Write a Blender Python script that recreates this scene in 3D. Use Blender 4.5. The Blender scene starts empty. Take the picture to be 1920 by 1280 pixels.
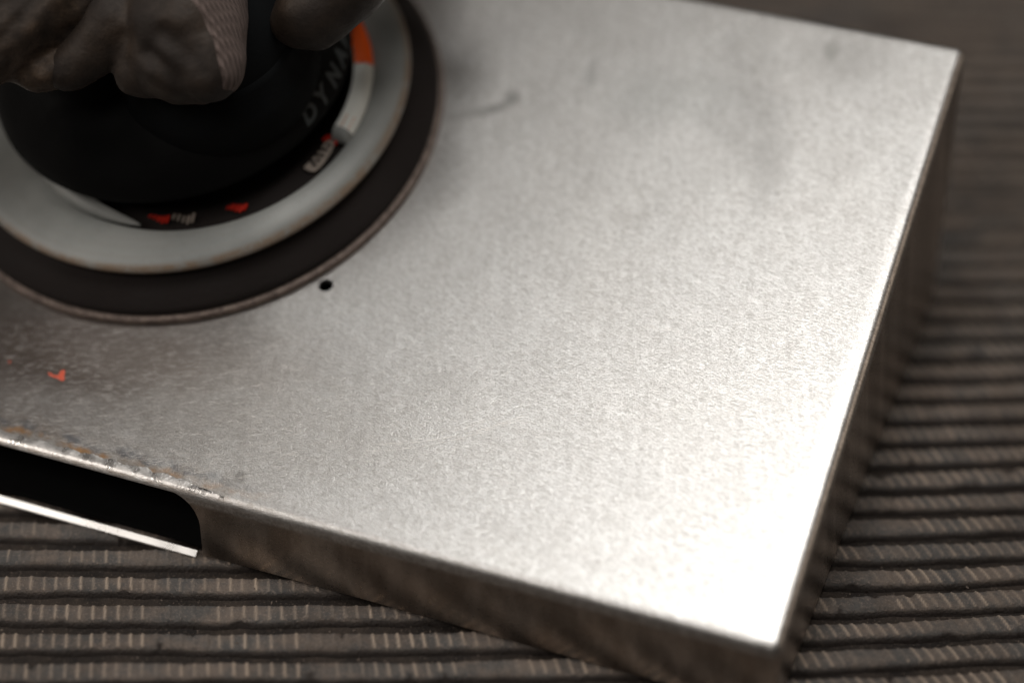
import bpy, bmesh, math, random
import numpy as np
from mathutils import Vector, Matrix, noise
random.seed(7); np.random.seed(7)
S = bpy.context.scene
COL = S.collection

# ------------------------------------------------------------------ camera
PITCH = 0.64905            # downwards
H = 0.37                   # camera height over the mat, metres
FPX = 4600.0               # focal length in photo pixels (1920 wide)
cd = bpy.data.cameras.new('camera'); cam = bpy.data.objects.new('camera', cd); COL.objects.link(cam)
cam.location = (0, 0, H); cam.rotation_euler = (math.pi/2 - PITCH, 0, 0)
cd.sensor_width = 36; cd.lens = FPX/1920*36
cd.clip_start = 0.02; cd.clip_end = 20
cd.dof.use_dof = True; cd.dof.focus_distance = 0.541; cd.dof.aperture_fstop = 3.7; cd.dof.aperture_blades = 0
S.camera = cam
# ------------------------------------------------------------------ world, lamps and added fills
w = bpy.data.worlds.new('World'); S.world = w; w.use_nodes = True
bg = w.node_tree.nodes['Background']; bg.inputs[0].default_value = (1.0, 0.80, 0.66, 1); bg.inputs[1].default_value = 0.032
def area(name, loc, target, sx, sy, power, col):
    l = bpy.data.lights.new(name, 'AREA'); l.shape = 'RECTANGLE'; l.size = sx; l.size_y = sy
    l.energy = power; l.color = col
    o = bpy.data.objects.new(name, l); COL.objects.link(o); o.location = loc
    o.rotation_euler = (Vector(target) - Vector(loc)).to_track_quat('-Z', 'Y').to_euler()
    return o
area('softbox_lamp', (0.10, 0.40, 1.15), (0.06, 0.41, 0), 0.56, 0.60, 6.8, (1.0, 0.985, 0.955))
area('side_lamp', (-1.0, 0.22, 0.62), (0.0, 0.38, 0), 0.5, 0.5, 3.6, (1.0, 0.93, 0.86))
area('added_right_fill', (1.25, 0.55, 0.45), (0.1, 0.45, 0.03), 0.5, 0.5, 0.8, (1.0, 0.80, 0.62))  # unseen warm fill, added for sheen on the right bevel and label
area('added_front_fill', (-0.38, -0.30, 1.02), (-0.02, 0.40, 0), 0.30, 0.30, 2.4, (1.0, 0.96, 0.92))  # unseen fill, added to brighten the slot lip and front bevel
S.view_settings.view_transform = 'Standard'; S.view_settings.look = 'None'
S.view_settings.exposure = 0.0; S.view_settings.gamma = 1.0
S.render.engine = 'CYCLES'

# ------------------------------------------------------------------ geometry frame
ORI = Vector((0, 0, H))
FWD = Vector((0, math.cos(PITCH), -math.sin(PITCH))); UPV = Vector((0, math.sin(PITCH), math.cos(PITCH)))
def ray(x, y): return FWD + Vector((1, 0, 0))*((x-960)/FPX) - UPV*((y-640)/FPX)
def on_z(x, y, z=0.0):
    r = ray(x, y); return ORI + r*((H-z)/-r.z)
def above(base, x, y):
    r = ray(x, y); t = ((base-ORI).xy.dot(r.xy))/(r.xy.dot(r.xy)); p = ORI + r*t
    return Vector((base.x, base.y, p.z))
A = on_z(1452, 1342); B = on_z(1752, 556); D = on_z(0, 938)
TA, TB, TD = above(A, 1452, 1217), above(B, 1806, 88), above(D, 0, 822)
N = (TB-TA).cross(TD-TA).normalized()
if N.z < 0: N = -N
U = (TA-TD).normalized(); U = (U - N*U.dot(N)).normalized(); V = N.cross(U)
def plate_z(x, y): return TA.z - (N.x*(x-TA.x) + N.y*(y-TA.y))/N.z
def plate(x, y, h=0.0):
    r = ray(x, y); t = ((TA + N*h - ORI).dot(N))/r.dot(N); return ORI + r*t
FR = Matrix(((U.x, V.x, N.x, TA.x), (U.y, V.y, N.y, TA.y), (U.z, V.z, N.z, TA.z), (0, 0, 0, 1)))
FRI = FR.inverted()
def pl(x, y, h=0.0): return FRI @ plate(x, y, h)        # panel coordinates (along front edge, towards back, up)

# ------------------------------------------------------------------ helpers
def link(name, me, mat=None, parent=None, smooth=False):
    o = bpy.data.objects.new(name, me); COL.objects.link(o)
    if mat: me.materials.append(mat)
    if parent: o.parent = parent
    if smooth: me.shade_smooth()
    return o
def empty(name, M, label, cat, group=None):
    o = bpy.data.objects.new(name, None); COL.objects.link(o); o.matrix_world = M
    o.empty_display_size = 0.01
    o['label'] = label; o['category'] = cat
    if group: o['group'] = group
    return o
def mesh(name, vs, fs):
    me = bpy.data.meshes.new(name); me.from_pydata([tuple(v) for v in vs], [], fs); me.update(); return me
def bake(o, keep=True):
    dg = bpy.context.evaluated_depsgraph_get(); dg.update()
    me = bpy.data.meshes.new_from_object(o.evaluated_get(dg)); return me
def grid_faces(nu, nv, closed_u=False, off=0):
    f = []
    for i in range(nu if closed_u else nu-1):
        for j in range(nv-1):
            a = i*nv+j; b = ((i+1) % nu)*nv+j
            f.append((off+a, off+b, off+b+1, off+a+1))
    return f
def lathe(name, prof, mat, parent, n=160, a0=None, a1=None, sharp=35, center=(0, 0), closed_prof=False, scale=0.001):
    full = a0 is None
    if closed_prof: prof = prof + [prof[0]]
    vs = []
    m = n if full else n+1
    for i in range(m):
        a = 2*math.pi*i/n if full else a0 + (a1-a0)*i/n
        for r, h in prof: vs.append((center[0]+r*scale*math.cos(a), center[1]+r*scale*math.sin(a), h*scale))
    fs = grid_faces(m, len(prof), full)
    if not full and closed_prof:
        k = len(prof)
        fs.append(tuple(range(k-1))); fs.append(tuple((m-1)*k + j for j in reversed(range(k-1))))
    me = mesh(name, vs, fs)
    bm = bmesh.new(); bm.from_mesh(me); bmesh.ops.remove_doubles(bm, verts=bm.verts, dist=1e-7)
    bmesh.ops.recalc_face_normals(bm, faces=bm.faces); bm.to_mesh(me); bm.free()
    o = link(name, me, mat, parent, True); me.set_sharp_from_angle(angle=math.radians(sharp)); return o

# ------------------------------------------------------------------ materials
class NT:
    def __init__(s, name):
        s.m = bpy.data.materials.new(name); s.m.use_nodes = True; s.t = s.m.node_tree; s.n = s.t.nodes
        s.b = s.n['Principled BSDF']; s.L = s.t.links
        s.tc = s.n.new('ShaderNodeTexCoord')
    def set(s, **k):
        for a, v in k.items():
            key = a.replace('_', ' ')
            s.link(v, s.b.inputs[key])
        return s
    def link(s, v, inp):
        if isinstance(v, bpy.types.NodeSocket): s.L.new(v, inp)
        elif isinstance(v, (tuple, list)) and len(v) == 3 and inp.type == 'RGBA': inp.default_value = (*v, 1)
        else: inp.default_value = v
    def node(s, t, ins=None, out=0, **props):
        x = s.n.new(t)
        for k, v in props.items(): setattr(x, k, v)
        for k, v in (ins or {}).items(): s.link(v, x.inputs[k])
        return x.outputs[out]
    def math(s, op, a, b=0.0, c=0.0, clamp=False): return s.node('ShaderNodeMath', {0: a, 1: b, 2: c}, operation=op, use_clamp=clamp)
    def vmath(s, op, a, b=(0, 0, 0), out=0): return s.node('ShaderNodeVectorMath', {0: a, 1: b}, out=out, operation=op)
    def map(s, v, scale=(1, 1, 1), rot=(0, 0, 0), loc=(0, 0, 0)): return s.node('ShaderNodeMapping', {'Vector': v, 'Scale': scale, 'Rotation': rot, 'Location': loc})
    def noise(s, v, scale, detail=2.0, rough=0.5, dist=0.0): return s.node('ShaderNodeTexNoise', {'Vector': v, 'Scale': scale, 'Detail': detail, 'Roughness': rough, 'Distortion': dist})
    def rng(s, v, a, b, c=0.0, d=1.0, smooth=True): return s.node('ShaderNodeMapRange', {0: v, 1: a, 2: b, 3: c, 4: d}, interpolation_type='SMOOTHSTEP' if smooth else 'LINEAR')
    def mix(s, f, a, b, mode='MIX'):
        x = s.n.new('ShaderNodeMix'); x.data_type = 'RGBA'; x.blend_type = mode
        s.link(f, x.inputs[0]); s.link(a, x.inputs[6]); s.link(b, x.inputs[7]); return x.outputs[2]
    def bump(s, h, dist, strength=1.0, normal=None):
        i = {'Height': h, 'Distance': dist, 'Strength': strength}
        if normal: i['Normal'] = normal
        return s.node('ShaderNodeBump', i)
def simple(name, col, rough=0.5, metal=0.0, spec=0.5, nscale=300, amp=0.35, bump=0.0, bscale=900):
    t = NT(name); v = t.tc.outputs['Object']
    n = t.noise(v, nscale, 4, 0.6)
    c = t.mix(n, tuple(x*(1-amp) for x in col), tuple(min(1, x*(1+amp)) for x in col))
    r = t.rng(t.noise(v, nscale*0.5, 3), 0.3, 0.7, max(0.05, rough-0.08), min(1, rough+0.08))
    t.set(Base_Color=c, Roughness=r, Metallic=metal); t.b.inputs['Specular IOR Level'].default_value = spec
    if bump: t.set(Normal=t.bump(t.noise(v, bscale, 3), bump))
    return t.m

def steel_material():
    t = NT('brushed_steel'); v = t.tc.outputs['Object']
    sep = t.n.new('ShaderNodeSeparateXYZ'); t.L.new(v, sep.inputs[0]); X, Y, Z = sep.outputs
    # orbital brushing: short marks in many directions
    warp = t.noise(v, 45, 2); wv = t.vmath('MULTIPLY', t.node('ShaderNodeTexNoise', {'Vector': v, 'Scale': 60.0, 'Detail': 2.0}, out=1), (0.004, 0.004, 0))
    vw = t.vmath('ADD', v, wv)
    layers = []
    for a, sx, sy in ((0.10, 420, 3800), (0.38, 460, 3700), (-0.25, 560, 3500), (1.15, 640, 3500), (-1.0, 700, 3500), (0.7, 520, 3600)):
        mp = t.map(vw, (sx, sy, 1), (0, 0, 0)); r = t.map(vw, (1, 1, 1), (0, 0, a)); mp = t.map(r, (sx, sy, 800))
        layers.append(t.noise(mp, 1.0, 2.0, 0.6))
    s1 = t.math('ADD', t.math('MULTIPLY', layers[0], 1.3), t.math('ADD', layers[1], layers[2]))
    s2 = t.math('ADD', layers[3], t.math('ADD', layers[4], layers[5]))
    grain = t.math('MULTIPLY_ADD', s1, 0.6, t.math('MULTIPLY', s2, 0.4))          # mean about 1.6
    iso = t.noise(v, 2500, 4, 0.7)
    grain = t.math('ADD', grain, t.math('MULTIPLY', t.math('SUBTRACT', iso, 0.5), 0.8))
    sharp = t.rng(grain, 1.40, 1.78, 0, 1, False)
    big = t.noise(v, 28, 4, 0.6); mid = t.noise(v, 160, 4, 0.65)
    base = t.mix(t.rng(big, 0.35, 0.65), (0.80, 0.785, 0.765), (0.81, 0.80, 0.785))
    base = t.mix(t.math('MULTIPLY', t.rng(sharp, 0.0, 1.0, 1, 0), 0.60), base, (0.30, 0.275, 0.25))
    swirl = t.math('ADD', t.noise(t.map(t.map(vw, (1, 1, 1), (0, 0, 0.25)), (55, 620, 60)), 1.0, 3, 0.65, 0.35), t.noise(t.map(t.map(vw, (1, 1, 1), (0, 0, 1.25)), (60, 560, 60)), 1.0, 3, 0.65, 0.35))
    swirl = t.math('ADD', swirl, 0.0)
    base = t.mix(t.rng(swirl, 0.95, 1.20, 0.0, 0.18), base, (0.36, 0.34, 0.32))
    base = t.mix(t.rng(swirl, 0.92, 0.72, 0.0, 0.18), base, (0.90, 0.88, 0.86))
    base = t.mix(t.math('MULTIPLY', t.rng(mid, 0.42, 0.62, 0.0, 1.0), 0.07), base, (0.42, 0.38, 0.35))
    # stains, plus brown shading painted at the lower left: (panel x, panel y, radius along, radius across, angle, amount, colour)
    fuzzy = t.math('MULTIPLY', t.math('SUBTRACT', t.noise(v, 120, 5, 0.7), 0.5), 1.6)
    soft = t.math('MULTIPLY', fuzzy, 0.35)
    def stain_or_shade(base, px, py, ra, rb, ang, amt, col, fz=None):
        if fz is None: fz = soft if ra > 0.011 else fuzzy
        c = pl(px, py)
        q = t.map(v, (1, 1, 1)); q = t.vmath('SUBTRACT', v, (c.x, c.y, 0))
        q = t.node('ShaderNodeVectorRotate', {'Vector': q, 'Angle': -ang}, rotation_type='Z_AXIS')
        q = t.vmath('MULTIPLY', q, (1/ra, 1/rb, 0)); l = t.vmath('LENGTH', q, out=1)
        m = t.rng(t.math('ADD', l, fz), 0.15 if fz is soft else 0.35, 1.25, amt, 0.0)
        return t.mix(m, base, col)
    base = stain_or_shade(base, 945, 195, 0.0055, 0.0016, 0.75, 0.30, (0.16, 0.155, 0.15))
    base = stain_or_shade(base, 962, 180, 0.0022, 0.0022, 0, 0.4, (0.14, 0.135, 0.13))
    base = stain_or_shade(base, 905, 210, 0.010, 0.0018, 0.5, 0.4, (0.2, 0.19, 0.18))
    base = stain_or_shade(base, 1108, 140, 0.0015, 0.0075, 0.15, 0.28, (0.2, 0.2, 0.19))
    base = stain_or_shade(base, 1400, 200, 0.010, 0.024, 0.35, 0.30, (0.3, 0.29, 0.28))
    base = stain_or_shade(base, 1580, 110, 0.014, 0.012, 0.2, 0.33, (0.3, 0.29, 0.28))
    base = stain_or_shade(base, 1560, 95, 0.002, 0.004, 0.2, 0.4, (0.25, 0.24, 0.22))
    base = stain_or_shade(base, 1440, 300, 0.006, 0.016, 0.2, 0.28, (0.32, 0.31, 0.30))
    base = stain_or_shade(base, 1240, 180, 0.02, 0.012, 0.3, 0.16, (0.4, 0.43, 0.42))
    base = stain_or_shade(base, 20, 660, 0.022, 0.010, 0.0, 0.55, (0.10, 0.095, 0.09))
    base = stain_or_shade(base, 110, 700, 0.020, 0.0045, 0.0, 0.6, (0.13, 0.125, 0.12))
    base = stain_or_shade(base, 250, 690, 0.020, 0.010, 0.4, 0.30, (0.25, 0.22, 0.2))
    base = stain_or_shade(base, -40, 660, 0.070, 0.030, 0.1, 0.75, (0.17, 0.135, 0.115))  # brown reflection of hand and sander, painted into the colour
    base = stain_or_shade(base, 250, 640, 0.05, 0.014, 0.15, 0.40, (0.28, 0.215, 0.18))  # same brown shading carried on below the pad, painted in
    base = stain_or_shade(base, 420, 760, 0.050, 0.022, 0.0, 0.25, (0.40, 0.35, 0.30))  # faint warm shading of the mid-left, painted into the colour
    base = stain_or_shade(base, 450, 893, 0.0018, 0.0018, 0, 0.5, (0.15, 0.14, 0.13))
    # heat tint along the weld: wavy blue and straw bands hugging the front edge
    e = t.math('ADD', Y, t.math('MULTIPLY', t.math('SUBTRACT', t.noise(t.map(v, (110, 60, 30)), 1.0, 4, 0.65), 0.5), 0.0085))
    along = t.rng(X, pl(560, 990).x, pl(300, 900).x, 0, 1)
    straw = t.math('MULTIPLY', t.math('MULTIPLY', t.rng(e, 0.0022, 0.0036), t.rng(e, 0.0036, 0.0052, 1, 0)), t.rng(t.noise(v, 170, 4), 0.38, 0.7, 0, 0.75))
    blue = t.math('MULTIPLY', t.math('MULTIPLY', t.rng(e, 0.0040, 0.0052), t.rng(e, 0.0055, 0.0075, 1, 0)), t.rng(t.noise(v, 200, 4, 0.7), 0.35, 0.62, 0.0, 0.75))
    brown = t.math('MULTIPLY', t.rng(e, 0.004, 0.010, 0.55, 0), t.rng(t.noise(v, 240, 4), 0.35, 0.6))
    top = t.rng(Z, -0.0012, -0.0004)
    k = t.math('MULTIPLY', along, top)
    base = t.mix(t.math('MULTIPLY', brown, k), base, (0.26, 0.20, 0.15))
    base = t.mix(t.math('MULTIPLY', blue, k), base, (0.17, 0.18, 0.20))
    base = t.mix(t.math('MULTIPLY', straw, k), base, (0.50, 0.25, 0.08))
    # sides: mill finish, browner, faint vertical streaks
    side = t.rng(Z, -0.0022, -0.0034)
    streak = t.noise(t.map(v, (110, 110, 2)), 1.0, 4, 0.6)
    sb = t.mix(t.rng(streak, 0.35, 0.7), (0.34, 0.29, 0.25), (0.62, 0.55, 0.49))
    base = t.mix(side, base, sb)
    rough = t.math('ADD', t.rng(big, 0.3, 0.7, 0.385, 0.405), t.math('MULTIPLY', sharp, -0.05))
    rough = t.math('MULTIPLY_ADD', side, -0.08, rough)
    b1 = t.bump(grain, 0.000045, t.math('MULTIPLY_ADD', side, -0.85, 1.0))
    b2 = t.bump(t.noise(v, 35, 2), 0.00006, t.math('MULTIPLY_ADD', side, -0.3, 0.3), b1)
    roll = t.math('MULTIPLY', t.math('ADD', t.rng(Y, 0.0015, 0.0075, -0.5, 0), t.rng(X, -0.0070, -0.0015, 0, -1)), 0.00036)
    b3 = t.node('ShaderNodeBump', {'Height': roll, 'Distance': 1.0, 'Strength': 1.0, 'Normal': b2})
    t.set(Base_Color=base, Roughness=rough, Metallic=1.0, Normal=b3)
    return t.m
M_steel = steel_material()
M_bright = simple('ground_weld_steel', (0.86, 0.83, 0.80), 0.33, 1.0, nscale=700, amp=0.12, bump=0.00008, bscale=1500)
M_lip = simple('polished_lip_steel', (0.95, 0.94, 0.92), 0.30, 1.0, nscale=200, amp=0.04)
M_scratch = simple('scratch_steel', (0.93, 0.89, 0.85), 0.50, 1.0, amp=0.03)
M_red = simple('red_paint_mark', (0.62, 0.10, 0.05), 0.6, nscale=3000, amp=0.5)
M_rub = simple('black_rubber_pad', (0.012, 0.0085, 0.0075), 0.8, spec=0.25, nscale=120, amp=0.3, bump=0.00015)
M_cap = simple('black_housing', (0.004, 0.004, 0.004), 0.65, spec=0.09, nscale=200, amp=0.25, bump=0.00005)
M_grip = simple('grip_cover_rubber', (0.0055, 0.0060, 0.0064), 0.8, spec=0.07, nscale=200, amp=0.25, bump=0.00006)
M_black = simple('recess_black', (0.003, 0.003, 0.003), 0.8, spec=0.1)
M_letter = simple('grey_print', (0.048, 0.057, 0.059), 0.6, spec=0.3, nscale=1500)
M_label = simple('white_label', (0.74, 0.75, 0.70), 0.45, nscale=150, amp=0.06)
M_orange = simple('orange_print', (1.0, 0.12, 0.006), 0.5, nscale=200, amp=0.12)
M_pink = simple('faded_orange_print', (0.62, 0.33, 0.22), 0.5, nscale=2500, amp=0.4)
M_tan = simple('worn_tan_label', (0.30, 0.25, 0.21), 0.6, nscale=900, amp=0.4)
M_redp = simple('red_print', (0.50, 0.018, 0.006), 0.5, nscale=1200, amp=0.4)
def shroud_material():
    t = NT('grey_plastic_shroud'); v = t.tc.outputs['Object']
    sep = t.n.new('ShaderNodeSeparateXYZ'); t.L.new(v, sep.inputs[0])
    r = t.vmath('LENGTH', t.vmath('MULTIPLY', v, (1, 1, 0)), out=1)
    comb = t.n.new('ShaderNodeCombineXYZ'); t.L.new(r, comb.inputs[0])
    ring = t.noise(t.map(comb.outputs[0], (900, 1, 1)), 1.0, 3)
    n = t.noise(v, 60, 4, 0.6); f = t.noise(v, 900, 3, 0.7)
    c = t.mix(t.rng(n, 0.3, 0.7), (0.21, 0.22, 0.21), (0.27, 0.275, 0.26))
    c = t.mix(t.math('MULTIPLY', t.rng(ring, 0.4, 0.7), 0.25), c, (0.22, 0.20, 0.18))
    c = t.mix(t.math('MULTIPLY', t.rng(f, 0.55, 0.75), 0.25), c, (0.16, 0.13, 0.11))
    edge = t.math('MULTIPLY', t.rng(r, 0.0538, 0.0550), t.rng(t.noise(v, 260, 4, 0.7), 0.3, 0.6, 0.15, 0.75))
    c = t.mix(edge, c, (0.20, 0.125, 0.07))
    t.set(Base_Color=c, Roughness=0.48, Normal=t.bump(f, 0.00005)); return t.m
M_shroud = shroud_material()
def disc_material():
    t = NT('abrasive_disc_edge'); v = t.tc.outputs['Object']
    n = t.noise(v, 500, 4, 0.7); c = t.mix(t.rng(n, 0.3, 0.7), (0.09, 0.065, 0.055), (0.24, 0.185, 0.155))
    t.set(Base_Color=c, Roughness=0.8, Normal=t.bump(n, 0.0003)); return t.m
M_disc = disc_material()
def leather(name, c1, c2, sc=60):
    t = NT(name); v = t.tc.outputs['Object']
    n = t.noise(v, sc, 5, 0.6); f = t.noise(v, 1400, 3, 0.7)
    c = t.mix(t.rng(n, 0.35, 0.68), c1, c2); c = t.mix(t.math('MULTIPLY', t.rng(f, 0.45, 0.7), 0.35), c, tuple(x*0.45 for x in c1))
    h = t.math('ADD', t.math('MULTIPLY', n, 1.0), t.math('MULTIPLY', f, 0.10))
    t.set(Base_Color=c, Roughness=t.rng(n, 0.3, 0.7, 0.75, 0.52), Normal=t.bump(h, 0.0011, 0.8)); t.b.inputs['Specular IOR Level'].default_value = 0.3; return t.m
M_leather = leather('dark_brown_leather', (0.018, 0.0125, 0.0095), (0.044, 0.030, 0.021))
M_cuff = leather('brown_cuff_cloth', (0.026, 0.0185, 0.014), (0.095, 0.064, 0.043), 90)
def knit_material():
    t = NT('knit_fabric'); v = t.tc.outputs['Object']
    wob = t.vmath('ADD', v, t.vmath('MULTIPLY', t.node('ShaderNodeTexNoise', {'Vector': v, 'Scale': 300.0}, out=1), (0.0006, 0.0006, 0.0006)))
    m = t.map(wob, (1, 1, 1), (0.2, 0.15, 0.3))
    w1 = t.node('ShaderNodeTexWave', {'Vector': m, 'Scale': 270.0, 'Distortion': 0.5, 'Detail': 2.0}, out=1, bands_direction='Y')
    m2 = t.map(wob, (1, 1, 1), (0.0, 0.0, 1.2))
    w2 = t.node('ShaderNodeTexWave', {'Vector': m2, 'Scale': 260.0, 'Distortion': 1.0}, out=1, bands_direction='Y')
    h = t.math('ADD', w1, t.math('MULTIPLY', w2, 0.5))
    c = t.mix(t.rng(h, 0.1, 1.4), (0.085, 0.061, 0.052), (0.140, 0.102, 0.090))
    t.set(Base_Color=c, Roughness=0.9, Normal=t.bump(h, 0.0004)); return t.m
M_knit = knit_material()
def mat_material(name, groove):
    t = NT(name); v = t.tc.outputs['Object']
    at = t.n.new('ShaderNodeAttribute'); at.attribute_name = 'wear'; wear = at.outputs['Fac']
    n = t.noise(v, 90, 5, 0.65); f = t.noise(v, 1600, 4, 0.75); g = t.noise(v, 420, 4, 0.7)
    if groove:
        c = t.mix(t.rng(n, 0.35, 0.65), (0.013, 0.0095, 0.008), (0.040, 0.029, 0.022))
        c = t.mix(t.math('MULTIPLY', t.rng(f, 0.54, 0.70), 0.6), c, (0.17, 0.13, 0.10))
    else:
        c = t.mix(t.rng(n, 0.38, 0.60), (0.105, 0.098, 0.092), (0.180, 0.144, 0.119))
        c = t.mix(t.rng(t.noise(v, 35, 4, 0.6), 0.45, 0.62, 0, 0.45), c, (0.06, 0.048, 0.040))
        c = t.mix(t.math('MULTIPLY', t.rng(g, 0.45, 0.7), 0.5), c, (0.072, 0.072, 0.075))
        c = t.mix(t.math('MULTIPLY', t.rng(f, 0.52, 0.66), 0.6), c, (0.30, 0.24, 0.20))
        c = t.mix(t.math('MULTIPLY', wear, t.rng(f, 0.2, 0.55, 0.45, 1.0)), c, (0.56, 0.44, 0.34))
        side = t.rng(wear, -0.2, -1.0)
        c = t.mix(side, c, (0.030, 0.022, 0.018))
    t.set(Base_Color=c, Roughness=t.rng(g, 0.3, 0.7, 0.62, 0.85) if groove else t.rng(g, 0.3, 0.7, 0.42, 0.75), Normal=t.bump(t.math('ADD', f, g), 0.0006, 1.0))
    t.b.inputs['Specular IOR Level'].default_value = 0.35
    return t.m
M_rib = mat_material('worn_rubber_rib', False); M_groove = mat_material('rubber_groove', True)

# ------------------------------------------------------------------ ribbed mat (the surface)
def sag(x):                      # the mat drops away a little to the right of the cover
    t = np.clip((np.asarray(x, float)-0.045)/0.12, 0, 1); return -0.006*t*t*(3-2*t)
RPX = np.array([-0.34, -0.0815, -0.0294, 0.0091, 0.040, 0.0632, 0.0850, 0.0957, 0.1090, 0.26]); RPY = np.array([0.3728, 0.3727, 0.37304, 0.3738, 0.3750, 0.3763, 0.3786, 0.3802, 0.3824, 0.408])
_gx = np.linspace(-0.34, 0.26, 601); _gy = np.interp(_gx, RPX, RPY); _gy = np.convolve(np.pad(_gy, 15, mode='edge'), np.ones(31)/31, 'valid')
def rib_y(k, x):
    x = np.asarray(x, float); s = np.clip((x+0.08)/0.18, -0.6, 1.5)
    pitch = 0.00892 - 0.00068*s
    rs = np.random.RandomState(1000+int(k)); a = rs.rand(6)
    return np.interp(x, _gx, _gy) + k*pitch + 0.00020*np.sin(x*(55+40*a[0])+a[1]*6) + 0.00010*np.sin(x*(150+90*a[2])+a[3]*6) + 0.00008*np.sin(x*(420+200*a[4])+a[5]*6)
def build_mat():
    xs = np.linspace(-0.34, 0.34, 171); ys = np.linspace(0.2, 1.6, 351)
    X, Y = np.meshgrid(xs, ys, indexing='ij'); Z = sag(X) - 0.0024 + 0.00025*np.sin(X*310+Y*170)*np.sin(Y*333)
    vs = np.stack([X, Y, Z], -1).reshape(-1, 3)
    me = mesh('mat', vs, grid_faces(len(xs), len(ys)))
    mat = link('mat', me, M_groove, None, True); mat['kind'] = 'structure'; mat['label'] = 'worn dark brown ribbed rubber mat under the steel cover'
    # rib profile across (offset, height, tone)
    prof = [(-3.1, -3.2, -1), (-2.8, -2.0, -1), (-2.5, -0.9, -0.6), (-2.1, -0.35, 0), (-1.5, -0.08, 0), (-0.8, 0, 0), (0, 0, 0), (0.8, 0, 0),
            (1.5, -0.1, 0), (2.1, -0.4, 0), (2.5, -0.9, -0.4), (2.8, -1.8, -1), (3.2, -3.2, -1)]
    P = np.array(prof)
    for k in range(-4, 66):
        near = k < 16
        dx = 0.00034 if k < 9 else (0.00045 if near else (0.0011 if k < 40 else 0.004))
        x = np.arange(-0.16 if k < 40 else -0.2, 0.20 if k < 30 else 0.26, dx)
        cy_ = rib_y(k, x); rs = np.random.RandomState(k+50)
        n = len(x); wid = 1 + 0.05*np.sin(x*120+k) + 0.06*np.sin(x*37+k*2.3) + 0.03*np.sin(x*610+k*5)
        y = cy_[:, None] + P[None, :, 0]*1e-3*wid[:, None]
        z = sag(x)[:, None] + P[None, :, 1]*1e-3
        wear = np.repeat(P[None, :, 2], n, 0).copy()
        # cross bars every 2.75 mm, leaning more to the right side
        lean = 0.10 + 0.28*np.clip((x+0.05)/0.12, 0, 1.2)
        xx = x[:, None] + lean[:, None]*P[None, :, 0]*1e-3
        idx = np.floor(xx/0.00275 + 0.37*k).astype(int); ph = (xx/0.00275 + 0.37*k) - idx - 0.5
        amp = rs.rand(4000)[idx % 4000]*0.75 + 0.35; jit = (rs.rand(4000)[idx % 4000]-0.5)*0.10
        bar = np.exp(-((ph-jit)/0.105)**2)*amp
        on = (np.abs(P[:, 0]) < 2.3)[None, :]*1.0
        z = z + bar*on*0.00036
        # shallow dish between the bars and random worn patches
        patch = np.array([noise.noise(Vector((a*60, k*3.1, 0))) for a in x[::20]]).repeat(20)[:n]
        z = z - on*(1-bar)*0.00012*(1+np.sin(P[None, :, 0]*4.2))*np.clip(patch*3, 0, 1)[:, None]
        fine = np.array([noise.noise(Vector((a*420, k*5.3, 1.7))) for a in x[::3]]).repeat(3)[:n]
        z = z + on*fine[:, None]*0.00010
        fade = np.clip(0.72+patch*1.7, 0.05, 1)[:, None]
        wear = np.where(wear < 0, wear, bar*on*fade)
        if k == -1 or k == 1 or k == 3:       # torn bites in some edges
            for xc, wd, dp in {-1: [(-0.0720, 0.0050, 1.3)], 1: [(-0.069, 0.0016, 0.7), (0.001, 0.003, .8)], 3: [(-0.079, 0.0014, 0.5), (-0.0445, 0.0022, 1.0)]}[k]:
                m = np.clip(1-np.abs(x-xc)/wd, 0, 1)*(0.6+0.4*np.sin(x*4000))
                z = z - m[:, None]*dp*1e-3*(P[None, :, 0] > 1.2)
                wear = wear - m[:, None]*(P[None, :, 0] > 1.2)*1.0
        if k < 22:
            for _ in range(9):                # small random chips along both edges
                xc = rs.uniform(-0.12, 0.16); wd = rs.uniform(0.0006, 0.0026); dp = rs.uniform(0.3, 1.0)*1e-3; sd = rs.choice((-1, 1))
                m = np.clip(1-np.abs(x-xc)/wd, 0, 1)[:, None]*(P[None, :, 0]*sd > rs.uniform(0.6, 1.9))
                z = z - m*dp; wear = wear - m*0.9
        X = np.repeat(x[:, None], len(P), 1)
        vs = np.stack([X, y, z], -1).reshape(-1, 3)
        me = bpy.data.meshes.new('rib'); nf = (n-1)*(len(P)-1)
        ii, jj = np.meshgrid(np.arange(n-1), np.arange(len(P)-1), indexing='ij'); a = (ii*len(P)+jj).ravel()
        F = np.stack([a, a+len(P), a+len(P)+1, a+1], -1)
        me.vertices.add(len(vs)); me.vertices.foreach_set('co', vs.ravel().astype(np.float32))
        me.loops.add(F.size); me.loops.foreach_set('vertex_index', F.ravel().astype(np.int32))
        me.polygons.add(nf); me.polygons.foreach_set('loop_start', np.arange(0, F.size, 4, dtype=np.int32))
        me.update(calc_edges=True)
        at = me.attributes.new('wear', 'FLOAT', 'POINT'); at.data.foreach_set('value', wear.ravel().astype(np.float32))
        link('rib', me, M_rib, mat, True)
    return mat
MAT = build_mat()

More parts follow.
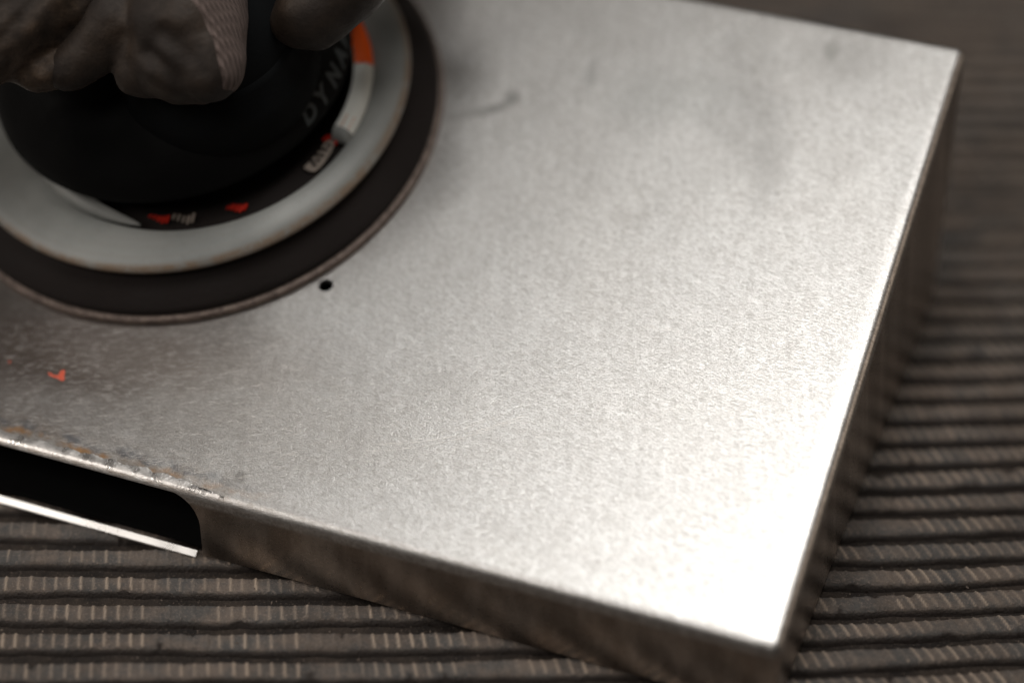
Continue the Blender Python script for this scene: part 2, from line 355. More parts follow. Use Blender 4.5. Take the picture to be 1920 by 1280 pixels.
# grit on the mat: nobody could count it
def build_grit():
    bm = bmesh.new(); rs = random.Random(3)
    for i in range(1500):
        x = rs.uniform(-0.13, 0.17); y = rs.uniform(0.35, 0.46) if rs.random() < .8 else rs.uniform(.35, .6)
        k = round((y-0.3727)/0.0089 - 0.5)+0.5
        if rs.random() < 0.85: y = float(rib_y(k, x)) + rs.gauss(0, 0.0011); z = float(sag(x)) - 0.0023
        else: z = float(sag(x)) + 0.0001
        s = abs(rs.gauss(0, 0.00012)) + 0.00006
        m = Matrix.Translation((x, y, z)) @ Matrix.Rotation(rs.uniform(0, 6), 4, 'Z') @ Matrix.Rotation(rs.uniform(0, 6), 4, 'X') @ Matrix.Diagonal((s*rs.uniform(.7, 2), s, s*.7, 1))
        bmesh.ops.create_icosphere(bm, subdivisions=1, radius=1, matrix=m) if i % 3 == 0 else bmesh.ops.create_cone(bm, segments=4, radius1=1, radius2=0.3, depth=1.2, cap_ends=True, matrix=m)
    me = bpy.data.meshes.new('grit'); bm.to_mesh(me); bm.free()
    o = link('grit', me, simple('tan_grit', (0.13, 0.10, 0.08), 0.8, nscale=2000, amp=0.7), MAT); o['kind'] = 'stuff'
build_grit()

# ------------------------------------------------------------------ steel cover
COVER = empty('steel_cover', Matrix.Translation(A), 'wedge shaped brushed steel cover with a slot in its front, on the ribbed mat', 'metal cover')
def child_frame(o):       # children modelled in panel coordinates
    o.parent = COVER; o.matrix_parent_inverse = Matrix(); o.matrix_local = Matrix.Translation(-A) @ FR
def boxmesh(c8):
    return mesh('block', c8, [(0, 1, 2, 3), (7, 6, 5, 4), (0, 4, 5, 1), (1, 5, 6, 2), (2, 6, 7, 3), (3, 7, 4, 0)])
def build_cover():
    dF = (D-A).normalized(); W = 0.30
    def corners(ins, lift):
        dS = (B-A).normalized()
        a = A + dF*ins + dS*ins; b = B + dF*ins - dS*ins; e = A + dF*(W-ins) + dS*ins; g = B + dF*(W-ins) - dS*ins
        low = [p + Vector((0, 0, 0.0008 if ins == 0 else -0.01)) for p in (a, b, g, e)]
        hi = [Vector((p.x, p.y, plate_z(p.x, p.y) - lift)) for p in (a, b, g, e)]
        return [FRI @ p for p in low+hi]
    T = 0.0016
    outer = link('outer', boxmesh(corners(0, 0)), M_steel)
    bm = bmesh.new(); bm.from_mesh(outer.data); bmesh.ops.recalc_face_normals(bm, faces=bm.faces)
    bm.verts.ensure_lookup_table(); bm.edges.ensure_lookup_table()
    ed = [e for e in bm.edges if (e.verts[0].index >= 4 and e.verts[1].index >= 4) or (abs(e.verts[0].index-e.verts[1].index) == 4)]
    bmesh.ops.bevel(bm, geom=ed, offset=0.0021, segments=7, profile=0.5, affect='EDGES', clamp_overlap=True)
    bm.to_mesh(outer.data); bm.free()
    inner = link('inner', boxmesh(corners(T, T)), M_steel)
    bm = bmesh.new(); bm.from_mesh(inner.data); bmesh.ops.recalc_face_normals(bm, faces=bm.faces); bm.to_mesh(inner.data); bm.free()
    # drilled hole
    hc = pl(611, 535); bm = bmesh.new()
    bmesh.ops.create_cone(bm, segments=40, radius1=0.00172, radius2=0.00172, depth=0.01, cap_ends=True, matrix=Matrix.Translation(hc))
    me = bpy.data.meshes.new('c'); bm.to_mesh(me); bm.free(); cyl = link('cyl', me, M_steel)
    # slot: prism through the front face, drawn in (s along front edge from A, z)
    r0 = ray(0, 0)
    nf = Vector((dF.y, -dF.x, 0));
    def onfront(x, y):
        r = ray(x, y); t = (A-ORI).dot(nf)/r.dot(nf); p = ORI + r*t; return ((p-A).dot(dF), p.z)
    s_end, _ = onfront(378, 1015); _, z0 = onfront(347, 1024)
    zt = onfront(150, 876)[1]
    global SLOT; SLOT = (s_end, zt)
    rc = 0.0065; pts = [(0.26, -0.01), (0.26, zt)]
    # rounded upper right end, straight down
    for i in range(13):
        a = math.pi/2*i/12; pts.append((s_end + rc - rc*math.sin(a)*1.0, zt - rc*1.25*(1-math.cos(a))))
    pts.append((s_end, 0.0012)); pts.append((s_end+0.0015, -0.01))
    vs = []
    for off in (-0.004, 0.004):
        for s_, z_ in pts: p = A + dF*s_ + nf*off + Vector((0, 0, z_)); vs.append(FRI @ p)
    n = len(pts); fs = [tuple(range(n)), tuple(reversed(range(n, 2*n)))] + [(i, (i+1) % n, n+(i+1) % n, n+i) for i in range(n)]
    me = mesh('c', vs, fs); bm = bmesh.new(); bm.from_mesh(me); bmesh.ops.recalc_face_normals(bm, faces=bm.faces); bm.to_mesh(me); bm.free()
    slot = link('slot', me, M_steel)
    for c in (inner, cyl, slot):
        m = outer.modifiers.new('b', 'BOOLEAN'); m.operation = 'DIFFERENCE'; m.object = c; m.solver = 'EXACT'
    me = bake(outer); me.name = 'shell'
    for o in (outer, inner, cyl, slot): bpy.data.objects.remove(o)
    me.materials.clear()
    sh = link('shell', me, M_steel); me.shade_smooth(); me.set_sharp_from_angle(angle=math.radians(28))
    wn = sh.modifiers.new('wn', 'WEIGHTED_NORMAL'); wn.keep_sharp = True; wn.weight = 100
    child_frame(sh)
    # folded lower lip seen through the slot: thin strip leaning to the front
    lv = []; q = Vector((-nf.x, -nf.y, 0)); q = q if q.y > 0 else -q
    e_s = onfront(370, 1036)[0]
    cross = [(-0.0011, 0.0002), (-0.0010, 0.0005), (0.0001, 0.0015), (0.0002, 0.0014), (0.0003, 0.0003)]
    for i in range(60):
        s_ = e_s + (0.26-e_s)*i/59
        for o_, z_ in cross: lv.append(FRI @ (A + dF*s_ + q*o_ + Vector((0, 0, z_))))
    fs = grid_faces(60, 5) + [(4, 3, 2, 1, 0)]
    lip = link('slot_lip', mesh('slot_lip', lv, fs), M_lip); child_frame(lip); lip['label'] = 'bright polished lip along the bottom of the slot'
    bp = []
    for z_ in (0.0009, 0.0016):
        for p in (A + dF*0.002 + (B-A).normalized()*0.002, B + dF*0.002 - (B-A).normalized()*0.002, B + dF*0.298 - (B-A).normalized()*0.002, A + dF*0.298 + (B-A).normalized()*0.002):
            bp.append(FRI @ Vector((p.x, p.y, z_)))
    child_frame(link('slot_shade_plate', boxmesh(bp), M_black))  # black plate added inside so the slot looks deep in shade
    # ground weld bead along the left of the front edge
    vs = []; n = 520; x0 = pl(-60, 800).x; x1 = pl(420, 930).x; prof = []
    for i in range(n):
        t = i/(n-1); x = x0+(x1-x0)*t
        sc = noise.noise(Vector((x*330, 0, 3)))*0.9 + noise.noise(Vector((x*1100, 1, 3)))*0.4
        taper = min(1, (1-t)*5)
        inn = (0.0014 + 0.0006*sc + 0.0005*abs(math.sin(x*520)))*taper + 0.0013
        vs += [(x, 0.0004, -0.00062), (x, 0.0009, -0.00022), (x, 0.0015, -0.00001), (x, inn*0.8+0.0004, 0.00003), (x, inn, 0.00002)]
    wd = link('weld_bead', mesh('weld_bead', vs, grid_faces(n, 5)), M_bright, None, True); child_frame(wd); wd['label'] = 'bright ragged ground weld along the front edge'
build_cover()

# loose brushing scratches on the top panel
def build_scratches():
    rs = random.Random(11); vs = []; fs = []; 
    def ribbon(cx, cy, ang, ln, curv, wd, tilt):
        n = 5; b = len(vs); x, y, a = cx, cy, ang
        for i in range(n):
            nx, ny = -math.sin(a), math.cos(a); w_ = wd*(1-abs(i/(n-1)*2-1)**2*0.85)
            vs.append((x+nx*w_, y+ny*w_, 0.00002+tilt*w_)); vs.append((x-nx*w_, y-ny*w_, 0.00002-tilt*w_+0.00003*0))
            x += math.cos(a)*ln/(n-1); y += math.sin(a)*ln/(n-1); a += curv*ln/(n-1)
        for i in range(n-1): fs.append((b+2*i, b+2*i+2, b+2*i+3, b+2*i+1))
    for i in range(5200):
        px = rs.uniform(0, 1500)**1.0; py = rs.uniform(560, 1080)
        if rs.random() < 0.35: px = rs.uniform(-30, 560); py = rs.uniform(600, 900)
        p = pl(px, py)
        if p.x > -0.006 or p.y < 0.004: continue
        base = 0.38 if px < 700 else rs.choice((0.4, 0.4, 0.9, -0.5))
        ribbon(p.x, p.y, base + rs.gauss(0, 0.20), rs.uniform(0.0008, 0.0034), rs.choice((-1, 1, 1))*rs.uniform(0, 140), rs.uniform(0.000012, 0.000028), rs.uniform(-0.03, 0.03))
    # longer sweeping arcs
    for (a, b, c, k) in (((690, 838), (980, 782), 22, 5), ((1180, 800), (1300, 760), 20, 2), ((516, 687), (572, 694), 5, 3), ((660, 725), (720, 718), 6, 2), ((455, 672), (500, 672), 3, 2), ((1200, 612), (1300, 622), 6, 2)):
        for j in range(k):
            o_ = rs.uniform(-9, 9); p = pl(a[0]+rs.uniform(-20, 30), a[1]+o_); q = pl(b[0]+rs.uniform(-40, 10), b[1]+o_*.8)
            d = q-p; ln = math.hypot(d.x, d.y); ang = math.atan2(d.y, d.x); cv = c*0.6
            seg = 9
            x, y, aa = p.x, p.y, ang - cv*ln/2
            for s_ in range(seg):
                if rs.random() < 0.9: ribbon(x, y, aa, ln/seg*1.02, cv, 0.00004, 0.0)
                x += math.cos(aa+cv*ln/seg/2)*ln/seg; y += math.sin(aa+cv*ln/seg/2)*ln/seg; aa += cv*ln/seg
    vv = [(x, y, max(z, 0.000008)) for x, y, z in vs]
    o = link('scratches', mesh('scratches', vv, fs), M_scratch); child_frame(o); o['kind'] = 'stuff'
build_scratches()
def paint_marks():
    def blob(name, poly, label):
        pts = [pl(x, y, 0.00003) for x, y in poly]
        n = len(pts); vs = [tuple(p) for p in pts] + [(p.x, p.y, 0.00009) for p in pts]
        fs = [tuple(range(n, 2*n))] + [(i, (i+1) % n, n+(i+1) % n, n+i) for i in range(n)]
        o = link(name, mesh(name, vs, fs), M_red); child_frame(o); o['label'] = label
    blob('paint_mark', [(90, 698), (95, 699), (100, 703), (108, 704), (112, 700), (112, 696), (116, 695), (118, 693), (122, 695), (121, 702), (120, 706), (122, 710), (118, 714), (113, 713), (108, 709), (100, 707), (92, 703)], 'small red paint mark on the steel')
    blob('paint_speck', [(17, 676), (19, 675), (19.5, 679), (18, 682), (17, 680)], 'tiny orange speck on the steel')
paint_marks()

# ------------------------------------------------------------------ sander
CS = FRI @ plate(270, 150); # axis foot, panel coordinates (refined by fit)
PC = Vector((-0.0777, 0.5113, 0)); PC.z = plate_z(PC.x, PC.y)
SF = FR.copy(); SF.translation = PC + N*0.00012; SFI = SF.inverted()
def sl(px, py, h): return SFI @ plate(px, py, h)
def sang(px, py, h, o=(0, 0)): q = sl(px, py, h); return math.atan2(q.y-o[1]*.001, q.x-o[0]*.001)
SANDER = empty('orbital_sander', SF, 'black orbital sander with grey skirt and orange and white label on the steel cover', 'sander')
_e = FRI.to_3x3() @ Vector((-0.0009, 0.0013, 0)); ECC = (_e.x, _e.y)      # orbit offset of the pad
lathe('sanding_disc', [(0, 0), (62.3, 0), (62.8, 0.5), (62.7, 1.9), (62.1, 2.3), (0, 2.3)], M_disc, SANDER, n=220, center=ECC)
lathe('backing_pad', [(30, 2.4), (61.7, 2.4), (61.9, 3.4), (61.2, 4.6), (58.5, 6.6), (55.5, 9.5), (53.5, 12.0), (50, 13.0), (30, 13)], M_rub, SANDER, n=220, sharp=60, center=ECC)
OFF = (FRI.to_3x3() @ (Vector((0.0, 0.0, 0.0)) + 0.0046*Vector((1, 0, 0)) + 0.0044*Vector((0, -1, 0)))); OFF = (OFF.x*1000, OFF.y*1000)   # eccentric opening
def shroud():
    prof = [(41.6, 8.0, 1), (50.0, 10.6, .3), (54.2, 10.9, 0), (55.2, 11.3, 0), (55.55, 12.1, 0), (55.3, 12.9, 0), (54.5, 13.5, 0), (52.5, 14.1, .25), (49.5, 14.8, .5), (45.5, 15.4, .8), (42.8, 15.7, 1), (42.2, 15.4, 1), (41.9, 14.6, 1), (41.6, 8.0, 1)]
    vs = []; n = 220
    for i in range(n):
        a = 2*math.pi*i/n
        for r_, h_, f_ in prof: vs.append(((OFF[0]*f_ + r_*math.cos(a))*.001, (OFF[1]*f_ + r_*math.sin(a))*.001, h_*.001))
    me = mesh('shroud', vs, grid_faces(n, len(prof), True)); bm = bmesh.new(); bm.from_mesh(me); bmesh.ops.remove_doubles(bm, verts=bm.verts, dist=1e-7)
    bmesh.ops.recalc_face_normals(bm, faces=bm.faces); bm.to_mesh(me); bm.free()
    link('shroud', me, M_shroud, SANDER, True); me.set_sharp_from_angle(angle=math.radians(70))
shroud()
lathe('baffle', [(20, 9.5), (41.6, 9.5), (41.6, 9.0), (20, 9.0)], M_black, SANDER, n=120, center=(OFF[0]*.001, OFF[1]*.001))
lathe('guard', [(37, 9.5), (38, 16), (41, 22)], M_black, SANDER, n=120)
# raised collar, open at the front
aR = sang(652, 262, 0.020-0.003, OFF); aL = sang(255, 437, 0.022) - 2*math.pi
collar_prof = [(38.0, 13.0), (42.4, 15.2), (42.3, 16.2), (41.6, 17.2), (40.2, 17.8), (38.0, 17.8)]
a_end = sang(252, 430, 0.020-0.003, OFF)
while a_end < aR: a_end += 2*math.pi
def collar():
    n = 200; vs = []; m = len(collar_prof)
    for i in range(n+1):
        a = aR + (a_end-aR)*i/n
        f = min(1, ((a-aR)/0.05))**0.5 if a-aR < 0.05 else 1.0
        g = min(1.0, (a_end-a)/0.55)**0.6
        k = min(f if f < 1 else 1, g); k = 0.35+0.65*k if i < n//2 else k
        for r_, h_ in collar_prof:
            rr = 40.6 + (r_-40.6)*k if i > n//2 else r_
            hh = 14.6 + (h_-14.6)*k
            vs.append((OFF[0]*.001 + rr*.001*math.cos(a), OFF[1]*.001 + rr*.001*math.sin(a), hh*.001))
    fs = []
    for i in range(n):
        for q in range(m): fs.append((i*m+q, (i+1)*m+q, (i+1)*m+(q+1) % m, i*m+(q+1) % m))
    fs.append(tuple(range(m))); fs.append(tuple(n*m+q for q in reversed(range(m))))
    me = mesh('collar', vs, fs); bm = bmesh.new(); bm.from_mesh(me); bmesh.ops.recalc_face_normals(bm, faces=bm.faces); bm.to_mesh(me); bm.free()
    link('collar', me, M_shroud, SANDER, True); me.set_sharp_from_angle(angle=math.radians(50))
collar()
def arc_patch(name, r0, h0, r1, h1, a0, a1, mat, label=None, n=30, wav=0.0):
    vs = []
    for i in range(n+1):
        a = a0+(a1-a0)*i/n
        for j in range(5):
            f = j/4; r = (r0+(r1-r0)*f)*0.001; h = (h0+(h1-h0)*f)*0.001
            da = wav*math.sin(f*9)*(1 if i in (0, n) else 0)
            vs.append((OFF[0]*.001 + r*math.cos(a+da), OFF[1]*.001 + r*math.sin(a+da), h))
    o = link(name, mesh(name, vs, grid_faces(n+1, 5)), mat, SANDER, True)
    if label: o['label'] = label
    return o
def label_band(name, a0, a1, mat, lift, label=None, n=40):
    prof = [(42.4, 15.7), (42.3, 16.2), (41.6, 17.2), (40.2, 17.8), (38.2, 17.8)]
    vs = []
    for i in range(n+1):
        a = a0+(a1-a0)*i/n
        for r, h in prof: vs.append((OFF[0]*.001+(r+lift)*0.001*math.cos(a), OFF[1]*.001+(r+lift)*0.001*math.sin(a), (h+lift)*0.001))
    o = link(name, mesh(name, vs, grid_faces(n+1, 5)), mat, SANDER, True)
    if label: o['label'] = label
aW0 = aR + 0.052; aO0 = sang(692, 122, 0.020-0.003, OFF); aO1 = sang(668, 20, 0.020-0.003, OFF)
label_band('label', aW0, aO1+0.9, M_label, 0.12, 'white label wrapped round the collar')
label_band('label_print', aO0, aO0+0.36, M_orange, 0.20, 'bright orange patch on the white label')
# faded marks near the end of the label
for i in range(4):
    a = sang(645, 232, 0.020-0.003, OFF) + (i-1.5)*0.024
    arc_patch('label_mark', 41.75, 17.35, 39.5, 18.1, a, a+0.011, M_pink, n=4)
# smeared print inside the open front of the collar
def floor_patch(name, pts, mat, h=0.01765, label=None):
    P3 = [sl(x, y, h) for x, y in pts]; n = len(P3)
    vs = [tuple(p) for p in P3] + [(p.x, p.y, p.z+0.0003) for p in P3]
    fs = [tuple(range(n, 2*n))] + [(i, (i+1) % n, n+(i+1) % n, n+i) for i in range(n)]
    me = mesh(name, vs, fs); bm = bmesh.new(); bm.from_mesh(me); bmesh.ops.recalc_face_normals(bm, faces=bm.faces); bm.to_mesh(me); bm.free()
    o = link(name, me, mat, SANDER)
    if label: o['label'] = label
hF = 0.0140
for (x, y, w_, l_, m) in ((436, 389, 5, 10, M_redp), (444, 391, 5, 12, M_redp), (452, 392, 5, 13, M_redp), (460, 389, 4, 12, M_redp), (428, 390, 4, 6, M_redp),
                          (282, 406, 4, 4, M_redp), (290, 408, 4, 6, M_redp), (298, 411, 5, 9, M_redp), (306, 413, 5, 12, M_redp), (314, 412, 4, 14, M_redp),
                          (326, 407, 3, 10, M_tan), (335, 409, 3, 12, M_tan), (344, 412, 3, 12, M_tan), (353, 413, 4, 15, M_tan), (362, 409, 4, 18, M_tan)):
    floor_patch('print_mark', [(x-w_*.5-2, y+l_*.5), (x+w_*.5-2, y+l_*.5), (x+w_*.5+3, y-l_*.4), (x+w_*.5+2, y-l_*.5), (x-w_*.5+2, y-l_*.5)], m, hF)
floor_patch('inner_label', [(570, 316), (580, 322), (590, 323), (600, 316), (609, 305), (620, 288), (627, 273), (624, 264), (616, 263), (608, 272), (596, 288), (580, 305)], M_tan, hF, 'worn tan label inside the collar')
floor_patch('print_mark', [(604, 262), (614, 254), (622, 256), (618, 264), (612, 261), (608, 268)], M_redp, hF+0.0006)
floor_patch('print_mark', [(624, 262), (632, 258), (636, 262), (630, 272), (627, 272), (628, 266)], M_redp, hF+0.0006)
for i, (x, y) in enumerate([(590, 312), (597, 303), (604, 294), (611, 283), (617, 275), (586, 305), (596, 293), (604, 283)]):
    floor_patch('inner_print', [(x-5, y-2), (x-1, y-5), (x+4, y-1), (x+2, y+1), (x, y-2), (x-3, y+1)], M_black, hF+0.0006)
# housing
house = [(38, 21.0), (42.4, 21.2), (43.1, 22.0), (43.1, 23.2), (42.5, 25.0), (41.0, 27.6), (38.6, 30.5), (35.7, 33.2), (32.4, 35.8), (28.5, 37.8), (22, 39.2), (0, 39.8)]
lathe('housing', house, M_cap, SANDER, n=180, sharp=70)
def fit_circle(h, xr, xb, yb):
    c0 = plate(330, 60, h)
    def f(q):
        best = [-1e9, 0, -1e9]
        for i in range(360):
            a = 2*math.pi*i/360; P_ = c0 + U*(q[0]+q[2]*math.cos(a)) + V*(q[1]+q[2]*math.sin(a)); d = P_-ORI
            x = 960+FPX*d.x/d.dot(FWD); y = 640-FPX*d.dot(UPV)/d.dot(FWD)
            if x > best[0]: best[0] = x
            if y > best[2]: best[1], best[2] = x, y
        return np.array([best[0]-xr, best[1]-xb, best[2]-yb])
    q = np.array([0, 0, 0.03])
    for _ in range(6):
        F = f(q); J = np.zeros((3, 3))
        for k in range(3):
            d = q.copy(); d[k] += 3e-4; J[:, k] = (f(d)-F)/3e-4
        q = q - np.linalg.lstsq(J, F, rcond=None)[0]
    C = SFI @ (c0 + U*q[0] + V*q[1]); return C, q[2]*1000
GC, GR = fit_circle(0.036, 592, 362, 261)
print('grip', GC, GR)
gc = (GC.x, GC.y)
lathe('grip_cover', [(GR-1.5, 26), (GR, 30), (GR+0.1, 36), (GR-0.2, 37.2), (GR-1.2, 39.0), (GR-2.4, 43), (GR-2.8, 44), (GR-3.6, 44.4), (GR-4.0, 46), (GR-6, 52), (GR-12, 57), (0, 59)], M_grip, SANDER, n=150, sharp=45, center=gc)
# lettering on the sloping side of the housing
def house_at(h):          # radius of the housing at height h (mm)
    for (r0, h0), (r1, h1) in zip(house[1:], house[2:]):
        if h0 <= h <= h1: return r0+(r1-r0)*(h-h0)/(h1-h0)
    return house[1][0]
slope = [(42.2, 25.6)]; 
def along(sv):            # point at arc length sv (mm) up the slope from h = 27.6
    pts = house[3:]; acc = -2.0
    for (r0, h0), (r1, h1) in zip(pts, pts[1:]):
        L_ = math.hypot(r1-r0, h1-h0)
        if acc+L_ >= sv or (r1, h1) == pts[-1]:
            f = (sv-acc)/L_; return r0+(r1-r0)*f, h0+(h1-h0)*f, (h1-h0)/L_, (r0-r1)/L_
        acc += L_
    return (*pts[-1], 0, 1)
def lettering(word, a_start, size, s0, adv):
    a = a_start
    for ch in word:
        cu = bpy.data.curves.new('letter', 'FONT'); cu.body = ch; cu.size = size; cu.offset = size*0.052; cu.shear = 0.15
        to = bpy.data.objects.new('tmp', cu); COL.objects.link(to)
        dg = bpy.context.evaluated_depsgraph_get(); dg.update()
        me = bpy.data.meshes.new_from_object(to.evaluated_get(dg)); bpy.data.objects.remove(to)
        bm = bmesh.new(); bm.from_mesh(me); bmesh.ops.subdivide_edges(bm, edges=bm.edges, cuts=1); bmesh.ops.triangulate(bm, faces=bm.faces)
        wmax = max(v.co.x for v in bm.verts)
        for v in bm.verts:
            r, h, dh, dr = along(s0 + v.co.y)
            ang = a + v.co.x/40.0
            r += dh*0.18; h += dr*0.18
            v.co = Vector((r*math.cos(ang), r*math.sin(ang), h))*0.001
        bm.to_mesh(me); bm.free(); me.name = 'letter'; me.materials.clear()
        link('letter', me, M_letter, SANDER); a += (wmax + adv)/40.0
a_txt = sang(588, 232, 0.027)
lettering('DYNABRADE', a_txt, 5.6, -0.9, 1.1)

# ------------------------------------------------------------------ gloved hand
def build_hand():
    HND = empty('gloved_hand', Matrix.Translation(plate(330, -20, 0.06)), 'hand in a dark brown leather work glove pressing down on the black sander', 'gloved hand')
    bm = bmesh.new()
    def cap(p0, r0, p1, r1, n=10, flat=1.0):
        a = plate(*p0[:2], p0[2]*0.001); b = plate(*p1[:2], p1[2]*0.001)
        for i in range(n+1):
            t = i/n; c = a.lerp(b, t); r = (r0+(r1-r0)*t)*0.001
            bmesh.ops.create_icosphere(bm, subdivisions=3, radius=r, matrix=Matrix.Translation(c) @ Matrix.Diagonal((1, 1, flat, 1)))
    # palm over the grip, wrist going away to the upper left
    cap((400, -290, 60), 25, (600, -330, 58), 25, 6); cap((400, -290, 60), 25, (150, -330, 72), 26, 6)
    cap((150, -330, 72), 26, (-250, -420, 95), 30, 10)
    # index finger with the knit side, pressed on the front of the grip
    cap((365, -230, 62), 13.0, (345, 45, 60), 13.0, 14); cap((345, 40, 60), 12.5, (340, 92, 57), 12.0, 5)
    cap((375, 60, 60), 9.8, (392, 128, 57), 7.4, 6); cap((397, -160, 62), 7.8, (397, 120, 57), 7.6, 16); cap((300, 90, 56), 9, (262, 138, 53), 5.6, 6); cap((262, 138, 53), 5.6, (380, 140, 54), 6.2, 8)
    # middle finger on the right side of the grip
    cap((760, -160, 58), 9.5, (650, -38, 55), 9.5, 10); cap((650, -38, 55), 9.6, (585, 22, 52), 8.7, 6); cap((585, 22, 52), 8.7, (556, 40, 50), 6.2, 3)
    # ring and little finger further round the back
    cap((700, -260, 60), 9, (830, -200, 44), 8.5, 10); cap((640, -340, 60), 8.5, (790, -330, 44), 7.5, 10)
    # thumb and loose leather on the left
    cap((320, -180, 64), 9.5, (215, 40, 60), 8.6, 12); cap((215, 40, 60), 8.6, (132, 128, 55), 5.4, 10)
    me = bpy.data.meshes.new('glove'); bm.to_mesh(me); bm.free()
    o = link('glove', me)
    m = o.modifiers.new('r', 'REMESH'); m.mode = 'VOXEL'; m.voxel_size = 0.0009
    m = o.modifiers.new('s', 'SMOOTH'); m.factor = 0.6; m.iterations = 6
    me2 = bake(o); bpy.data.objects.remove(o)
    me2.materials.clear()
    n = len(me2.vertices); co = np.zeros(n*3); me2.vertices.foreach_get('co', co); co = co.reshape(-1, 3)
    no = np.zeros(n*3); me2.vertices.foreach_get('normal', no); no = no.reshape(-1, 3)
    cA = plate(300, 112, 0.066); cB = plate(318, 150, 0.062)
    cre = [(plate(300, 62, .068), plate(335, 92, .068), 0.0014, 0.0022), (plate(272, 100, .064), plate(322, 146, .062), 0.0018, 0.0020), (plate(285, 130, .064), plate(318, 152, .062), -0.0010, 0.0022)]
    d = np.zeros(n)
    for i in range(n):
        p = Vector(co[i]); d[i] = 0.0007*noise.noise(p*95) + 0.0003*noise.noise(p*260)
    right = np.array([1, 0, 0]); upv = np.array(UPV)
    X_ = (co-np.array(ORI)) @ right; Y_ = (co-np.array(ORI)) @ upv
    for a, b, dep, wd in cre:
        a = np.array(a); b = np.array(b); ab = b-a; t = np.clip(((co-a)@ab)/(ab@ab), 0, 1); q = co-(a+t[:, None]*ab)
        q = q - np.outer(q@np.array(FWD), np.array(FWD)); dist = np.linalg.norm(q, axis=1)
        d -= dep*np.exp(-(dist/wd)**2)
    co = co + no*d[:, None]
    # split off the knit strip: the outer side of the first finger
    a0 = plate(352, 0, .07); 
    def st(px, py, h=.066): q = plate(px, py, h)-ORI; return (q.x, q.dot(UPV))
    border = [st(345, -160), st(345, -10), st(375, 30), st(395, 80), st(405, 140), st(402, 188), st(400, 240)]
    hi = st(478, 0)[0]; top = st(350, -160)[1]
    bx = np.array([b[0] for b in border][::-1]); by = np.array([b[1] for b in border][::-1])
    depth = (co-np.array(ORI)) @ np.array(FWD)
    knitv = (X_ > np.interp(Y_, by, bx)) & (X_ < hi) & (Y_ < top) & (Y_ > by[0])
    me2.vertices.foreach_set('co', co.ravel()); me2.update()
    F = [tuple(p.vertices) for p in me2.polygons]
    kf = [f for f in F if all(knitv[v] for v in f)]; gf = F
    base = HND.matrix_world.translation
    me2.transform(Matrix.Translation(-base))
    g = link('glove', me2, M_leather, HND, True)
    used = sorted({v for f in kf for v in f}); mp = {v: i for i, v in enumerate(used)}
    from mathutils.bvhtree import BVHTree
    bv = BVHTree.FromPolygons([v.co + base for v in me2.vertices], F)
    f0 = plate(350, -150, 62*.001); f1 = plate(352, 118, 57*.001); kv = []; nU, nA = 90, 26
    s0_ = (plate(350, -130, .06)-ORI).dot(UPV); s1_ = st(405, 168)[1]
    a_s = (f0-ORI).dot(UPV); b_s = (f1-ORI).dot(UPV)
    for i in range(nU):
        sv = s0_ + (s1_-s0_)*i/(nU-1); tt = (sv-a_s)/(b_s-a_s); c = f0.lerp(f1, tt)
        def hit(al):
            d = Vector((1, 0, 0))*math.cos(al) - FWD*math.sin(al)
            h_ = bv.ray_cast(c, d)[0]
            return c + d*(min((h_-c).length, 0.0138 + 0.0035*max(0, math.sin(al))) if h_ is not None else 0.008)
        bxx = float(np.interp(sv, by, bx)); lo, hi_ = 0.0, math.radians(115)
        for _ in range(18):
            m_ = (lo+hi_)/2
            if hit(m_).x > bxx: lo = m_
            else: hi_ = m_
        for q in range(nA):
            al = math.radians(-55) + (lo-math.radians(-55))*q/(nA-1); p_ = hit(al)
            kv.append(tuple(p_ + (p_-c).normalized()*(0.0004 if 0 < q < nA-1 else -0.0003) - base))
    k = link('knit_panel', mesh('knit_panel', kv, grid_faces(nU, nA)), M_knit, HND, True)
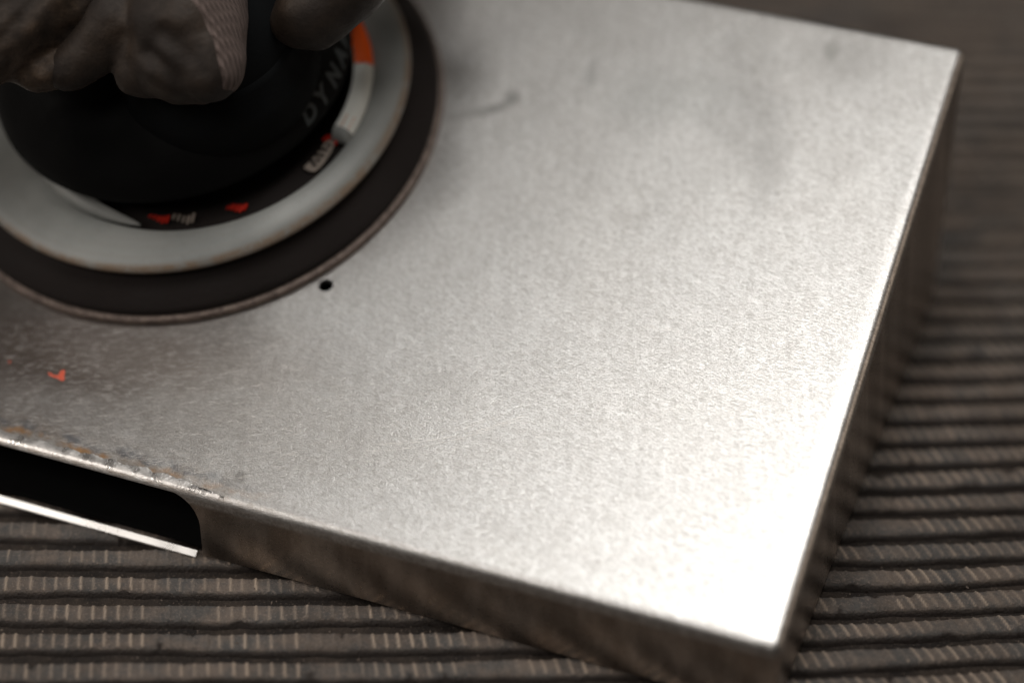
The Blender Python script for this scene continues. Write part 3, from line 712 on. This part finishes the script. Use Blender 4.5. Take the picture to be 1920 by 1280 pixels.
    k['label'] = 'paler ribbed knit strip along the side of the finger'
    sm_ = k.modifiers.new('smooth', 'SMOOTH'); sm_.factor = 0.5; sm_.iterations = 4
    # loose folds of the cuff, draped down to the left
    bm = bmesh.new()
    cap((330, -110, 60), 8.0, (215, 40, 57), 7.4, 12); cap((215, 40, 57), 7.4, (128, 128, 54), 5.6, 14); cap((128, 128, 54), 5.6, (30, 118, 56), 5.6, 8)
    cap((235, -120, 68), 9.0, (110, -10, 66), 9.5, 12); cap((110, -10, 66), 9.5, (-30, 95, 62), 9.0, 16); cap((-30, 95, 62), 9, (-160, 180, 60), 10, 10)
    cap((60, -90, 72), 12, (-120, 20, 70), 12, 12)
    me = bpy.data.meshes.new('cuff'); bm.to_mesh(me); bm.free(); o = link('cuff', me)
    m = o.modifiers.new('r', 'REMESH'); m.mode = 'VOXEL'; m.voxel_size = 0.0008
    m = o.modifiers.new('s', 'SMOOTH'); m.factor = 0.5; m.iterations = 3
    cme = bake(o); bpy.data.objects.remove(o); cme.materials.clear()
    n = len(cme.vertices); co = np.zeros(n*3); cme.vertices.foreach_get('co', co); co = co.reshape(-1, 3)
    no = np.zeros(n*3); cme.vertices.foreach_get('normal', no); no = no.reshape(-1, 3)
    q0, q1 = plate(330, -70, .06), plate(110, 120, .06); ax = np.array((q1-q0).normalized()); sd = np.cross(ax, np.array(FWD)); sd /= np.linalg.norm(sd)
    for i in range(n):
        p = co[i]; u_, v_, w_ = p@ax, p@sd, p@np.array(FWD)
        f_ = noise.noise(Vector((u_*45, v_*240, w_*160))); co[i] += no[i]*(0.0016*(f_ if f_ < 0.15 else 0.15) + 0.0010*math.sin(v_*620 + 3*noise.noise(Vector((u_*60, v_*60, 0)))) * 0.6 + 0.0004*noise.noise(Vector(p*300)))
    cme.vertices.foreach_set('co', co.ravel()); cme.update(); cme.transform(Matrix.Translation(-base))
    cuff = link('cuff', cme, M_cuff, HND, True)
    cuff['label'] = 'loose wrinkled brown cuff of the glove'
build_hand()
